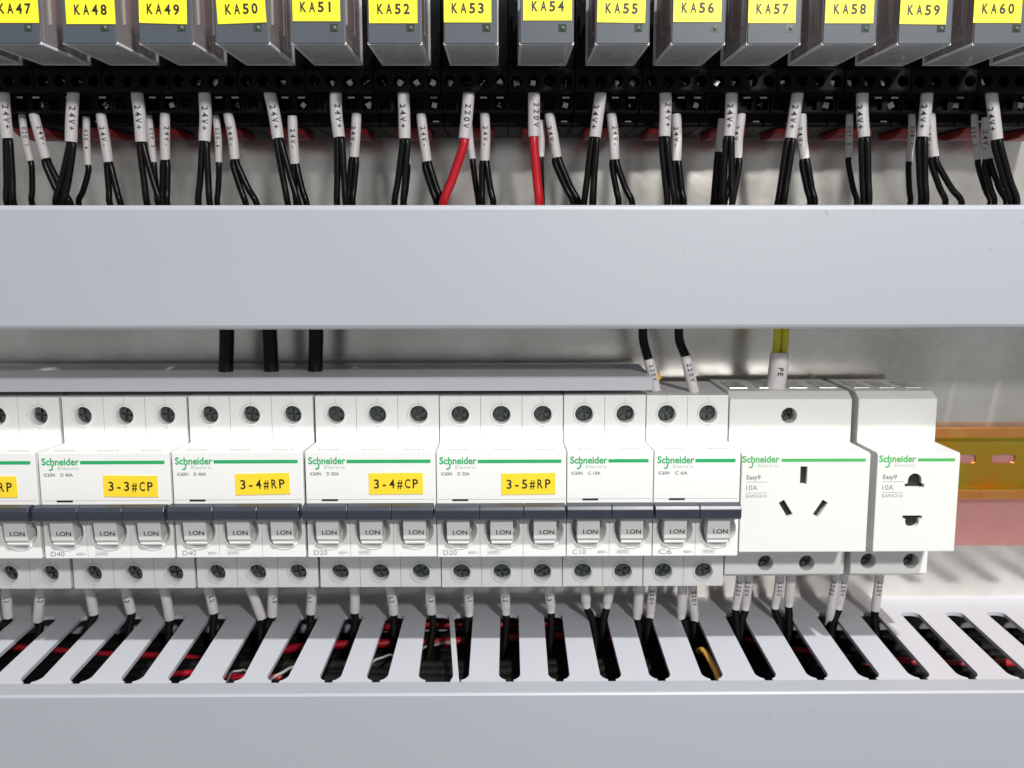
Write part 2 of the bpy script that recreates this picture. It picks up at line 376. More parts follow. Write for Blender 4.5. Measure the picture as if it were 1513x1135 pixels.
# lean the writing with the toggle face
for v in t_.v: v.y = 79.6 + (v.z+5)*(1.0/8.2) + .06
ME_ion = t_.mesh('print', M_ink)
ME_sur = MB().lathe_p(0, 0, [(6.9, -2.4), (7.6, .05), (7.9, .35), (8.2, .32), (8.5, -.3)], 36, False, False).mesh('toggle_surround', M_white, smooth=True)
d_ = MB(); d_.prism_x([(70.2, -13.2), (78.0, -14.4), (77.9, -15.2), (76.6, -16.2), (70.2, -17.2)], -4.4, 4.4)
ME_drum = d_.mesh('drum', M_gloss, bevel=.4)
def make_breaker(n, rating):
    wd = 18.0*n; e = .14
    root = thing('circuit_breaker', '', 'circuit breaker', (0, 0, 0))
    prof = [(8, -44), (PS, -44), (PS, -21.9), (PN, -21.9), (PN, 23.2), (PS, 22.2), (PS, 42.5), (8, 42.5)]
    me = MB().prism_x(prof, e, wd-e).mesh('body', M_white, bevel=.35)
    holes = MB(); bowls = MB(); lines = MB()
    for i in range(n):
        cx = 9+18*i
        for cz in (34.25, -37.1): holes.lathe_p(cx, cz, [(4.4, PS-9), (4.4, PS+3)], 28)
        bowls.lathe_p(cx, -10.2, [(5.6, PN-6), (8.1, PN+1.5)], 32)
        for za, zb_, pf in ((23.5, 43.5, PS), (-45, -22.5, PS)):
            lines.box(cx-.07, cx+.07, pf-.35, pf+1, za, zb_)
        if i:
            x = 18*i
            lines.box(x-.09, x+.09, PS-.7, PS+1, 23.6, 43.5).box(x-.09, x+.09, PS-.7, PS+1, -45, -22.4).box(x-.08, x+.08, PN-.6, PN+1, -22.9, -1)
    flap = MB().box(.8, wd-.8, PN-.4, PN+1, 2.75, 2.95)
    link('body', cut(me, [lines, holes, bowls, flap], M_white), root)
    for i in range(n):
        cx = 9+18*i
        for cz in (34.25, -37.1):
            put('terminal_ring', ME_ring, root, cx, PS, cz)
            w_ = put('terminal_well', ME_well, root, cx, PS-8.9, cz)
            put('screw', ME_screw, root, cx, PS-3.6, cz, random.uniform(-.6, .6))
        put('toggle_surround', ME_sur, root, cx, PN, -10.2)
        tg = put('toggle', ME_tog, root, cx, 0, 0); put('print', ME_ion, tg, 0, 0, 0); put('drum', ME_drum, tg, 0, 0, 0)
    bar = MB()
    for i in range(n):
        a = 18*i + (.15 if i else -.2); b = 18*(i+1) - (0 if i < n-1 else .9)
        bar.prism_x([(76.3, 1.2), (79.5, 2.3), (82.8, 1.7), (84.0, .3), (83.8, -3.2), (82.5, -4.2), (79, -4.4), (76.3, -3.9)], a, b)
    bar.build('toggle_bar', M_navy, root, bevel=.25)
    pr = MB(); put_text(pr, 'Schneider', 1.4, 18.0, PN+.05, 15.4, 2.9, .028)
    # the long tail of the h
    pr.add([(5.5, PN+.05, 18.2), (6.1, PN+.05, 18.2), (5.9, PN+.05, 16.2), (5.1, PN+.05, 15.5), (4.2, PN+.05, 15.6), (4.2, PN+.05, 16.2), (5.0, PN+.05, 16.2), (5.4, PN+.05, 16.7)], [(0, 1, 2, 3, 4, 5, 6, 7)])
    sx = wd - 2.2
    pr.box(17.2, sx, PN-.02, PN+.05, 18.3, 19.75)
    pr.build('logo', M_green, root)
    pr = MB(); put_text(pr, 'Electric', 8.0, 16.0, PN+.05, 8.6, 1.35, .0); pr.build('print', M_palegreen, root)
    pr = MB(); put_text(pr, 'iC60N', 2.0, 13.2, PN+.05, 4.6, 1.35, .03); put_text(pr, rating, 8.8, 13.2, PN+.05, 5.2, 1.35, .03)
    pr.build('print', M_grey_ink, root)
    pr = MB(); rn = random.Random(n)
    for i in range(n):
        x = 18*i+5
        while x < 18*i+12: l = rn.uniform(.5, 1.6); pr.box(x, x+l, PN-5.2, PN-3.4, 23.02, 23.12); x += l+rn.uniform(.3, .7)
    pr.build('print', M_faint_ink, root)
    MB().box(6.6, 13.2, PN-.3, PN+.12, 2.3, 3.1).build('indicator_slot', M_ink, root)
    r2 = rating.replace(' ', '')[:-1]
    pr = MB(); put_text(pr, r2, 2.6, -20.9, PN+.05, 5.6, 2.0, .0); put_text(pr, '400V~', 13.0, -20.6, PN+.05, 4.4, 1.2, .0)
    pr.build('print', M_grey_ink, root)
    pr = MB(); put_text(pr, '6000', 21.5, -20.4, PN+.07, 4.4, 1.2, .0)
    pr.build('print', M_grey_ink, root)
    fr = MB()
    for a in ((20.9, 26.5, -20.9, -20.75), (20.9, 26.5, -18.9, -18.75), (20.9, 21.05, -20.75, -18.9), (26.35, 26.5, -20.75, -18.9)): fr.box(a[0], a[1], PN-.02, PN+.05, a[2], a[3])
    fr.build('print', M_faint_ink, root)
    return root
def add_label(root, text, x, z0, wd, h, rot):
    c = Vector((x+wd/2, PN, z0+h/2))
    lb = MB(c).box(x, x+wd, PN+.03, PN+.22, z0, z0+h).build('label', M_label2, root)
    lb.location = (c.x*MM, -c.y*MM, c.z*MM); lb.rotation_euler = (0, -rot, 0)
    t = MB(c); put_text(t, text, x+wd*.07, z0+h*.29, PN+.28, wd*.86, h*.42, .016, True); t.build('print', M_ink, lb)
GB = 'circuit breakers in a row on the rail'
XB = [-55.2, 0, 54.73, 109.42, 163.48, 217.5, 253.55]
spec = [(3, 'D 40A', '3-3#RP', 23.3), (3, 'D 40A', '3-3#CP', 26.2), (3, 'D 40A', '3-4#RP', 25.8), (3, 'D 20A', '3-4#CP', 26.2), (3, 'D 20A', '3-5#RP', 27.0), (2, 'C 10A', None, 0), (2, 'C 6A', None, 0)]
LB = ['white three-pole breaker at the far left edge, its yellow label cut to RP', 'white three-pole breaker with the yellow label 3-3#CP', 'white three-pole breaker with the yellow label 3-4#RP',
      'white three-pole breaker with the yellow label 3-4#CP', 'white three-pole breaker with the yellow label 3-5#RP', 'white two-pole breaker marked C10 without a yellow label',
      'white two-pole breaker marked C6 beside the three-pin socket']
protos = {}
roots = []
for i, (n, rat, lab, lx) in enumerate(spec):
    if (n, rat) in protos: r = copy_tree(protos[(n, rat)])
    else: r = make_breaker(n, rat); protos[(n, rat)] = r
    roots.append(r)
for i, (n, rat, lab, lx) in enumerate(spec):
    r = roots[i]; r.location = (XB[i]*MM, random.uniform(-.25, .25)*MM, random.uniform(-.15, .15)*MM); r.rotation_euler.y = random.uniform(-.0012, .0012); tag(r, LB[i], None, GB)
    if lab: add_label(r, lab, lx, [4.3, 4.5, 5.1, 5.1, 5.0][i], 22.4, 9.0, math.radians([.5, -.7, 1.0, .3, .6][i]))

# ------------------------------------------------------------------ socket outlets
GS = 'socket outlets on the rail'
def make_socket(x0, x1, label, three):
    wd = x1-x0; root = thing('socket_outlet', label, 'socket outlet', (x0, 0, 0), GS)
    prof = [(8, -40.5), (45, -41.6), (PS, -38.6), (PS, -20.4), (PN, -20.4), (PN, 21.2), (PN-1.2, 22), (PS, 21.6), (PS, 40.6), (46, 43.4), (8, 43.4)]
    me = MB().prism_x(prof, .15, wd-.15).mesh('body', M_cream, bevel=.45)
    holes = MB(); pins = []
    def loc(px, py, p=PN): q = at_p(px, py, p); return q.x-x0, q.z
    hs = [(1166, 614), (1131, 832), (1192, 832)] if three else [(1283, 829), (1346, 829)]
    for h in hs: a, b = loc(*h, PS); holes.lathe_p(a, b, [(3.5, PS-9), (3.5, PS+3)], 24)
    shapes = []
    if three:
        a, b = loc(1187.5, 702.5); shapes.append([(a-1.45, b-3.8), (a+1.45, b-3.8), (a+1.45, b+3.8), (a-1.45, b+3.8)])
        for px, sg in ((1161, 1), (1212, -1)):
            a, b = loc(px, 751.5); th = math.radians(32)*sg; cs, sn = math.cos(th), math.sin(th)
            shapes.append([(a+u*cs-v*sn, b+u*sn+v*cs) for u, v in ((-1.3, -3.7), (1.3, -3.7), (1.3, 3.7), (-1.3, 3.7))])
    else:
        for px, py, sg in ((1351, 720, 1), (1348, 762, -1)):
            a, b = loc(px, py); r = 2.9; pts = [(-4.1, -.1), (4.1, -.1), (4.1, 1.5), (r, 1.7)]
            pts += [(r*math.cos(t), 3.0+r*math.sin(t)) for t in [math.pi*k/8 for k in range(9)]] + [(-r, 1.7), (-4.1, 1.5)]
            if sg < 0: pts = [(u, -v*.86) for u, v in pts][::-1]
            shapes.append([(a+u, b+v) for u, v in pts])
    for s_ in shapes: pins.append(MB().prism_p(s_, PN-8, PN+2))
    link('body', cut(me, [holes]+pins, M_cream), root)
    for s_ in shapes:
        cx = sum(u for u, v in s_)/len(s_); cz = sum(v for u, v in s_)/len(s_)
        MB().prism_p([(cx+(u-cx)*.995, cz+(v-cz)*.995) for u, v in s_], PN-7.9, PN-2.2).build('pin_opening_shade', M_hole, root)  # black plug: shade within the opening put into its colour
    for h in hs:
        a, b = loc(*h, PS); put('terminal_well', ME_well, root, a, PS-8.9, b).scale = (.8, 1, .8); put('screw', ME_screw, root, a, PS-6.5, b, .5).scale = (.9, 1, .9)
    lx = loc(1097, 680)[0] if three else loc(1299, 680)[0]
    lg = MB(); put_text(lg, 'Schneider', lx, 18.2, PN+.05, 15.4, 2.9, .028)
    lg.add([(lx+u, PN+.05, v) for u, v in ((4.1, 18.4), (4.7, 18.4), (4.5, 16.4), (3.7, 15.7), (2.8, 15.8), (2.8, 16.4), (3.6, 16.4), (4.0, 16.9))], [(0, 1, 2, 3, 4, 5, 6, 7)])
    ex = loc(1279, 680)[0] if three else loc(1411, 680)[0]
    lg.box(lx+16.2, ex, PN-.02, PN+.05, 18.4, 19.7)
    lg.build('logo', M_green2, root)
    pr = MB(); put_text(pr, 'Electric', lx+6.6, 16.2, PN+.05, 8.6, 1.35); pr.build('print', M_palegreen, root)
    pr = MB(); tx = lx+2.0
    put_text(pr, 'Easy9', tx, 11.0, PN+.05, 5.8, 1.8, .02); pr.box(tx, tx+8.6, PN-.02, PN+.05, 9.75, 9.9)
    put_text(pr, '10A', tx, 6.3, PN+.05, 4.6, 2.2, .0); pr.box(tx, tx+8.6, PN-.02, PN+.05, 5.1, 5.25)
    put_text(pr, 'EA9X310' if three else 'EA9X210', tx, 3.2, PN+.05, 8.6, 1.25, .0)
    pr.build('print', M_grey_ink, root)
    pd = MB()
    k = 4 if three else 3
    for i in range(k):
        a = wd*(i+.22)/k; pd.box(a, a+wd/k*.6, 18, 38, 43.3, 43.75)
    pd.build('clamp_pad', M_pad, root, bevel=.15)  # pale metallic pads on the socket top
    return root
M_green2 = pm('light_green_ink', (.07, .43, .11), .45, var=.05)
make_socket(289.85, 343.6, 'white three-pin socket outlet between the C6 breaker and the two-pin socket', True)
make_socket(346.2, 380.9, 'narrow white two-pin socket outlet at the right end of the row', False)

# ------------------------------------------------------------------ busbar cover over the breaker tops
xe = at_p(964, 568, 52).x
bz1 = at_p(500, 560, 52).z; bz0 = at_p(500, 578, 52).z
b = MB((100, 30, 47)).prism_x([(52, bz0), (52, bz1), (51.2, bz1+.7), (9, bz1+.9), (9, bz1-1), (49.8, bz1-1.2), (49.8, bz0)], -140, xe)
bc = b.build('busbar_cover', M_bus, None, bevel=.2); bc.location = (.100, -.030, .047)
tag(bc, 'long grey busbar cover strip lying along the tops of the breakers', 'busbar cover')

# ------------------------------------------------------------------ wires
def P3(px, py, p): return at_p(px, py, p)
def sleeve_build(root, org, top, bot, r, text, cap, tlen, t0, mat=None, ink=None, upside=False):
    a = (bot-top); Ln = a.length; a = a/Ln
    mid = (top+bot)/2 + Vector((random.uniform(-.45, .45), random.uniform(-.3, .3), 0))
    path = smooth_path([top, mid, bot], 4)
    b = MB(org); b.tube(path, [r*.94]+[r]*(len(path)-2)+[r*.97], 14)
    s = b.build('sleeve', mat or M_sleeve, root, smooth=True)
    if text:
        vs, fs = fine(*writing(text, tlen, cap, .02, True), cap*.16)
        cam_d = Vector((CP.x, -CP.y, CP.z)) - mid          # x, p, z
        n = (cam_d - a*cam_d.dot(a)).normalized(); rt = a.cross(n)
        if rt.x < 0: rt = -rt
        ph = random.uniform(-.5, .5)
        out = []
        for u, v in vs:
            sgn = -1 if upside else 1
            s_ = t0 + (u if not upside else tlen-u); th = sgn*(v-cap/2)/r + ph; R = r*1.035
            k = max(0, min(1, s_/Ln)); c_ = top.lerp(mid, k*2) if k < .5 else mid.lerp(bot, k*2-1)
            out.append(c_ + n*R*math.cos(th) + rt*R*math.sin(th))
        t = MB(org); t.add(out, fs); t.build('print', ink or M_ink, s)
    return s
def wire_thing(name, label, cat, group, top, bot, r, text, ends, wr, wmat, cap=2.0, tlen=9, t0=4, tail=None, upside=False):
    org = top; root = thing(name, label, cat, org, group)
    sleeve_build(root, org, top, bot, r, text, cap, tlen, t0, upside=upside)
    a = (bot-top).normalized(); n = len(ends)
    for i, e in enumerate(ends):
        off = Vector((0, 0, 0))
        if n > 1: off = Vector(((i-(n-1)/2)*wr*1.6, (i % 2)*.8-.4, 0))
        st = bot - a*2.2 + off*.45; e = Vector(e)
        pts = [st, bot - a*.2 + off*.6, bot + a*3 + off, bot.lerp(e, .55) + off*.4 + a*2.2, e]
        if tail: pts += tail(e, i)
        MB(org).tube(smooth_path(pts, 5), wr, 9).build('insulation', wmat, root, smooth=True)
    return root
def ordn(i): return ['first', 'second', 'third', 'fourth', 'fifth', 'sixth', 'seventh', 'eighth', 'ninth', 'tenth', 'eleventh', 'twelfth', 'thirteenth', 'fourteenth', 'fifteenth', 'sixteenth'][i]
UW = [ # long front sleeves: top, bottom, wire ends (x at the duct's edge)
 ((5, 138), (11, 205), (10, 20)), ((109, 140), (105, 210), (82, 96)), ((202, 139), (209, 210), (217, 237)), ((302, 140), (302, 209), (293, 310)),
 ((398, 139), (411, 205), (425, 441)), ((496, 137), (501, 203), (498, 511)), ((596, 137), (598, 205), (583, 596)), ((693, 137), (686, 205), (655,)),
 ((789, 135), (789, 202), (797,)), ((888, 139), (879, 203), (863, 875)), ((983, 135), (982, 202), (986, 997)), ((1081, 137), (1077, 202), (1067, 1082)),
 ((1179, 139), (1168, 205), (1149, 1158)), ((1274, 138), (1277, 203), (1275, 1284)), ((1370, 138), (1363, 203), (1361, 1368)), ((1464, 141), (1473, 206), (1493, 1503))]
def tail_up(e, i):
    return [Vector((e.x + (e.x-190)*.0, e.y-6, 116)), Vector((e.x, e.y-12, 100))]
kp = 0
for i, (t, b_, es) in enumerate(UW):
    top = P3(*t, 61.5) + Vector((0, 0, 1.2)); bot = P3(*b_, 62.5)
    red = len(es) == 1
    ends = [P3(x, 300, 61+k*1.5) for k, x in enumerate(es)]
    if red:
        lab = ('red wire bending left below a sleeve printed 220V', 'red wire hanging nearly straight below a sleeve printed 220V')[kp]; kp += 1
    else:
        lab = ('leftmost pair of black wires in a long 24V+ sleeve at the left edge' if i == 0 else
               'black wires in a long 24V+ sleeve, %s long sleeve from the left' % ordn(i))
    wire_thing('control_wire', lab, 'wire', 'long sleeved wires leaving the relay sockets', top, bot, 2.45, '220V' if red else '24V+', ends,
               1.9 if red else 1.36, M_red if red else M_wire, 2.3, 10.5, 5.6, tail_up)
MW = [ # second row, behind: top, bottom, ends
 ((50, 176), (68, 235), (92, 104)), ((149, 176), (160, 240), (162, 178)), ((244, 175), (244, 237), (239, 247)), ((337, 175), (347, 236), (363, 379)),
 ((432, 179), (436, 243), (438, 453)), ((527, 175), (523, 233), (514, 521)), ((622, 176), (631, 239), (645, 654)), ((716, 175), (716, 238), (712, 729)),
 ((811, 175), (823, 233), (847, 855)), ((903, 175), (908, 236), (914, 934)), ((999, 176), (999.5, 238), (1003, 1010)), ((1095, 175), (1089, 234), (1070, 1082)),
 ((1184, 176), (1189, 235), (1197, 1204)), ((1374, 175), (1380, 232), (1397, 1421)), ((1457, 181), (1460, 235), (1469, 1487))]
for i, (t, b_, es) in enumerate(MW):
    top = P3(*t, 54) + Vector((0, 0, 2)); bot = P3(*b_, 55)
    ends = [P3(x, 300, 54+k*1.5) for k, x in enumerate(es)]
    wire_thing('control_wire', 'black wire pair in a lower 24V- sleeve, %s such sleeve from the left' % ordn(i), 'wire',
               'lower sleeved wire pairs leaving the relay sockets', top, bot, 2.05, '24V-', ends, 1.35, M_wire, 1.9, 9, 5, tail_up)
SW = [((33, 177), (45, 238), 47, '020.1'), ((128, 180), (130, 244), 116, '020.4'), ((220, 178), (227, 240), 233, '020.3'), ((319, 178), (323, 240), 321, '020.6'),
      ((600, 185), (602, 243), 597, None), ((692, 185), (698, 235), 707, None), ((799, 185), (799, 232), 801, None), ((884, 190), (880, 237), 877, None),
      ((1067, 183), (1062, 233), 1056, None), ((1255, 175), (1254, 233), 1266, '027.0'), ((1347, 175), (1343, 239), 1345, '028.1'), ((1439, 176), (1445, 236), 1463, '020.2')]
SL = ['beside the leftmost long sleeve', 'below the label KA48, curving left', 'half hidden under the label KA49', 'below the label KA50, hanging straight', 'peeking out behind the sleeve below KA52',
      'behind the left red wire', 'behind the right red wire', 'behind the sleeve below the label KA55', 'behind the sleeve below the label KA56', 'standing clear on the left below KA58',
      'standing clear on the left below KA59', 'leftmost of the three under KA60']
for i, (t, b_, e, tx) in enumerate(SW):
    top = P3(*t, 50) + Vector((0, 0, 2)); bot = P3(*b_, 50.5)
    wire_thing('signal_wire', 'thin black wire in a narrow pale sleeve, ' + SL[i], 'wire', 'thin single wires leaving the relay sockets', top, bot, 1.5 if i != 8 else 1.8, tx,
               [P3(e, 300, 49.5)], 1.25 if i != 8 else 2.0, M_wire, 1.5, 8.5, 5, tail_up)

# cables between the upper duct and the breaker row
GC = 'thick black cables behind the busbar cover'
for i, (x, lab) in enumerate(((335, 'leftmost thick black cable passing behind the busbar cover'), (398, 'middle thick black cable of three behind the busbar cover'), (467, 'right thick black cable of three behind the busbar cover'))):
    a = P3(x, 486, 32); b_ = P3(x-1 + (i == 1)*4, 545, 32)
    MBo = MB(a).tube(smooth_path([a+Vector((0, 4, 14)), a, b_, b_+Vector((0, 0, -9))], 6), 3.3, 14)
    o = MBo.build('power_cable', M_wire, None, smooth=True); o.location = (a.x*MM, -a.y*MM, a.z*MM); tag(o, lab, 'cable', GC)
def drop_wire(label, pts, sl_top, sl_bot, r, wr, text, mat, n=1, name='drop_wire', cap=1.8, tlen=8, t0=2):
    root = thing(name, label, 'wire', sl_top)
    for k in range(n):
        off = Vector(((k-(n-1)/2)*wr*2.05, 0, 0))
        MB(sl_top).tube(smooth_path([p+off for p in pts], 6), wr, 12).build('insulation', mat, root, smooth=True)
    sleeve_build(root, sl_top, sl_top, sl_bot, r, text, cap, tlen, t0)
    return root
a, b_, c_ = P3(950, 484, 40), P3(951, 505, 40), P3(958, 531, 41)
drop_wire('black grey-sleeved wire entering the C6 breaker at the end of the busbar cover', [a+Vector((0, 0, 10)), a, b_, c_+(c_-b_)*.1], c_, P3(969, 578, 42), 2.3, 2.0, '220V', M_wire)
a, b_, c_ = P3(1003, 484, 40), P3(1004.5, 505, 40), P3(1013, 526, 41)
drop_wire('black wire with a grey 220V sleeve entering the right terminal of the C6 breaker', [a+Vector((0, 0, 10)), a, b_, c_+(c_-b_)*.1], c_, P3(1026, 580, 42), 2.35, 2.0, '220V', M_wire, cap=2.0, tlen=9, t0=3)
a, b_, c_ = P3(1155, 484, 36), P3(1154, 505, 36), P3(1152, 521, 36)
drop_wire('yellow-green earth wires in a wide PE sleeve above the three-pin socket', [a+Vector((0, 0, 10)), a, b_, c_+(c_-b_)*.2], c_, P3(1143.5, 580, 36), 4.3, 1.75, 'PE', M_yg, 2, cap=2.3, tlen=4.2, t0=6.2)
q = P3(970, 556, 41)
fe = MB(q).tube([q+Vector((-1.2, 0, 1.5)), q+Vector((1.2, .5, -1.5))], [1.9, 1.4], 10).build('ferrule', pm('yellow_ferrule', (.75, .48, .03), .35), None, smooth=True)
fe.location = (q.x*MM, -q.y*MM, q.z*MM); tag(fe, 'tiny yellow ferrule at the right end of the busbar cover', 'ferrule')

# wires from the lower terminals into the slotted duct
LW = [((10.6, 866), (12, 912), 'L1', 'B0'), ((63, 866), (55.5, 918), 'L2', 'B0'), ((128.5, 866), (139, 907), None, '3-3#CP'), ((184, 866), (194, 905), 'L3', '3-3#CP'), ((239.5, 866), (251, 915), None, '3-3#CP'),
      ((304, 866), (316, 905), 'L2', '3-4#RP'), ((365, 866), (387, 914), None, '3-4#RP'), ((405, 866), (402.5, 910), 'L3', '3-4#RP'), ((460.6, 866), (459, 906), 'L1', '3-4#CP'), ((523, 866), (524, 904), None, '3-4#CP'),
      ((574, 866), (582, 907), 'L2', '3-4#CP'), ((636, 865), (638, 906), 'L3', '3-4#CP'), ((692, 865), (693, 902), 'L1', '3-5#RP'), ((746, 865), (747.5, 900), 'L2', '3-5#RP'), ((811.5, 863), (814, 897), 'L3', '3-5#RP'),
      ((860, 863), (866, 890), None, 'C10'), ((903, 863), (897.5, 890), None, 'C10'), ((948, 864), (942, 906), None, 'C6'), ((965, 864), (961, 905), '220V', 'C6'), ((1008.5, 864), (1007, 906), None, 'C6'),
      ((1023, 866), (1026, 911), '220V', 'C6'), ((1095, 852), (1088, 892), '220V', 'S3'), ((1107, 852), (1102, 893), '220V', 'S3'), ((1152.5, 852), (1146, 891), '220V', 'S3'), ((1169, 852), (1166, 888), None, 'S3'),
      ((1238, 852), (1225.6, 916), '220V', 'S3'), ((1247, 852), (1240, 892), '220V', 'S3'), ((1300, 852), (1293, 902), '220V', 'S2')]
LWL = ['first from the left, at the left edge', 'second from the left, leaning left', 'under the left terminal of the 3-3#CP breaker', 'under the middle terminal of the 3-3#CP breaker', 'under the right terminal of the 3-3#CP breaker',
       'under the left terminal of the 3-4#RP breaker', 'under the 3-4#RP breaker, slanting strongly to the right', 'under the right terminal of the 3-4#RP breaker', 'below the left edge of the 3-4#CP breaker', 'below the middle left of the 3-4#CP breaker',
       'below the middle right of the 3-4#CP breaker', 'below the right end of the 3-4#CP breaker', 'under the left terminal of the 3-5#RP breaker', 'under the middle terminal of the 3-5#RP breaker', 'under the right terminal of the 3-5#RP breaker',
       'left of the short pair under the C10 breaker', 'right of the short pair under the C10 breaker', 'left of the pair under the left C6 terminal', 'right of the pair under the left C6 terminal', 'left of the pair under the right C6 terminal',
       'right of the pair under the right C6 terminal', 'left of the first pair under the three-pin socket', 'right of the first pair under the three-pin socket', 'left of the second pair under the three-pin socket',
       'right of the second pair under the three-pin socket', 'long one under the right end of the three-pin socket', 'behind the long rightmost one below the three-pin socket', 'only one under the two-pin socket']
slot_mid = [(s['cb'], (s['lf']+s['rf'])/2) for s in slots]
for i, (t, b_, tx, own) in enumerate(LW):
    top = P3(*t, 29) + Vector((0, 0, 3)); bot = P3(*b_, 27.5)
    near = min(slot_mid, key=lambda s: abs(s[0]-bot.x))[0]
    dx = max(-2.0, min(2.0, bot.x-near))
    e = Vector((near+dx, 30+random.uniform(-1, 2), -73)); d = e + Vector((random.uniform(-6, 6), 12, -28))
    root = thing('supply_wire', 'black wire with a white sleeve ' + LWL[i], 'wire', top, 'sleeved wires entering the slots of the lower duct')
    sleeve_build(root, top, top, bot, 2.35 if tx != '220V' else 2.1, tx, 2.1, 3.4 if tx and len(tx) == 2 else 8, 7.5 if tx and len(tx) == 2 else 4.5)
    if own in ('C6', 'S3', 'C10') or i in (12, 13, 14):
        fa = (bot-top).normalized(); MB(top).tube([bot-fa*.2, bot+fa*2.6], [1.9, 1.9], 12).build('ferrule', M_ferr, root, smooth=True); bot = bot+fa*2.4
    MB(top).tube(smooth_path([bot-(bot-top).normalized()*2, bot+(bot-top).normalized()*1.0, e, d], 6), 1.8, 10).build('insulation', M_wire2, root, smooth=True)

# cables lying inside the lower duct
GDc = 'cables lying inside the lower duct'
def duct_cable(mat, p0, z0, r, label, grp, x0=-140, x1=520, wob=2.5, seed=0, slope=(0, 0)):
    rnd = random.Random(seed); n = 14; pts = []
    for k in range(n+1):
        f = k/n
        pts.append(Vector((x0+(x1-x0)*f, p0+slope[0]*(f-.5)+rnd.uniform(-wob, wob), z0+slope[1]*(f-.5)+rnd.uniform(-wob, wob)*.5)))
    o = MB(pts[0]).tube(smooth_path(pts, 5), r, 9).build('duct_cable', mat, None, smooth=True)
    o.location = (pts[0].x*MM, -pts[0].y*MM, pts[0].z*MM); tag(o, label, 'cable', grp)
k = 0
for p0 in range(8, 100, 8):
    for z0 in (-104, -95, -87):
        duct_cable(M_wire2, p0+(z0 % 3)*2, z0, 4.0, 'black cable of the bundle seen through the slots of the lower duct', GDc, seed=k, wob=1.6); k += 1
def zred(px, py, z): return at_z(px, py, z)
RW = [((570, 905, 926, 921), 1.9, 'upper red cable seen through the middle slots of the lower duct'), ((430, 880, 958, 940), 2.0, 'lower red cable seen through the middle slots of the lower duct'),
      ((0, 300, 958, 975), 1.5, 'red cable seen through the leftmost slots of the lower duct'), ((255, 420, 997, 1004), 1.5, 'red cable at the front of the left slots'),
      ((1300, 1513, 980, 984), 2.0, 'red cable seen through the rightmost slots of the lower duct'), ((1080, 1260, 945, 975), 1.6, 'thin dark red cable under the three-pin socket slots')]
for i, ((xa, xb, ya, yb), r, lab) in enumerate(RW):
    zz = -81.5 if i < 2 else -84.5
    A = at_z(xa, ya, zz); B = at_z(xb, yb, zz); mid = (A+B)/2 + Vector((0, 2, 1))
    pts = [A+Vector((-16, -4, -14)), A, mid, B, B+Vector((16, 3, -14))]
    o = MB(A).tube(smooth_path(pts, 8), r, 10).build('duct_cable', M_redd, None, smooth=True); o.location = (A.x*MM, -A.y*MM, A.z*MM); tag(o, lab, 'cable')
for (pa, pb, mat, r, lab) in (((1040, 962), (1061, 1000), M_orange, 1.5, 'orange wire seen in a slot under the C6 breaker'), ((626, 957), (662, 950), M_dullwhite, .6, 'thin white wire in the wide broken slot'),
                              ((400, 1004), (433, 986), M_dullwhite, .7, 'thin white wire in a slot below the 3-4#RP breaker'), ((552, 977), (578, 968), M_grey_ink, .6, 'thin grey-white wire in a slot below the 3-4#CP breaker'),
                              ((342, 994), (362, 991), M_grey_ink, .55, 'thin pale wire in a slot left of the middle, near the front')):
    zz = -76 if mat == M_orange else -80
    A = at_z(*pa, zz); B = at_z(*pb, zz); d = (B-A)
    o = MB(A).tube(smooth_path([A-d*.35+Vector((0, 0, -4)), A, (A+B)/2+Vector((.3, .3, .4)), B, B+d*.35+Vector((0, 0, -4))], 6), r, 9).build('loose_wire', mat, None, smooth=True)
    o.location = (A.x*MM, -A.y*MM, A.z*MM); tag(o, lab, 'wire')

# ------------------------------------------------------------------ relays and their sockets
PR0, PR1, ZR0 = 66.6, 109.2, 178.3
XR = 197.4; RW_ = 19.3; PITCH = 27.0
def make_rsocket():
    root = thing('relay_socket', '', 'relay socket', (0, 0, 0))
    a, b = .2, PITCH-.2
    prof = [(0.05, 156.6), (46, 156.6), (47, 157.4), (47, 161.3), (57, 161.3), (57, 168.2), (66, 168.2), (66.3, 169), (66.3, 176.3), (64, 177.6), (60, 178), (60, 240), (.05, 240)]
    me = MB().prism_x(prof, a, b).mesh('body', M_black, bevel=.3)
    h = MB(); sl = MB()
    for k in range(4):
        cx = 3.4+6.75*k
        h.lathe_p(cx, 172.4, [(2.3, 59), (2.3, 70)], 16)
        sl.box(cx-2.3, cx+2.3, 53, 60, 162.2, 167.0)
    link('body', cut(me, [h, sl], M_black), root)
    return root
def relay_screw():
    me = MB().lathe_p(0, 0, [(1.75, -2), (1.75, 0), (1.3, .5)], 10).mesh('screw', M_steel)
    return cut(me, [MB().box(-.3, .3, -.1, 1, -2.4, 2.4), MB().box(-2.4, 2.4, -.1, 1, -.3, .3)], M_steel)
ME_rs = relay_screw()
ME_clamp = MB().box(-1.5, 1.5, 56, 58.4, 166.6, 167.6).mesh('clamp', M_steel, bevel=.2)
ME_clamp2 = MB().box(-1.4, 1.4, 46.6, 47.6, 158.4, 159.2).mesh('clamp', M_steel, bevel=.2)
rs = make_rsocket()
for k in range(4):
    cx = 3.4+6.75*k
    so = put('screw', ME_rs, rs, cx, 60.6, 172.4, (.3, 1.0, -.4, .7)[k]); so.rotation_euler.x = (.5, .75, .6, .9)[k]
    if k in (1, 3): put('clamp', ME_clamp, rs, cx, 0, 0)
put('clamp', ME_clamp2, rs, 16.9, 0, 0)
for k in (3,):
    so = put('screw', ME_rs, rs, 3.4+6.75*k, 54.6, 164.4, .5); so.scale = (.8, 1, .8); so.rotation_euler.x = .7
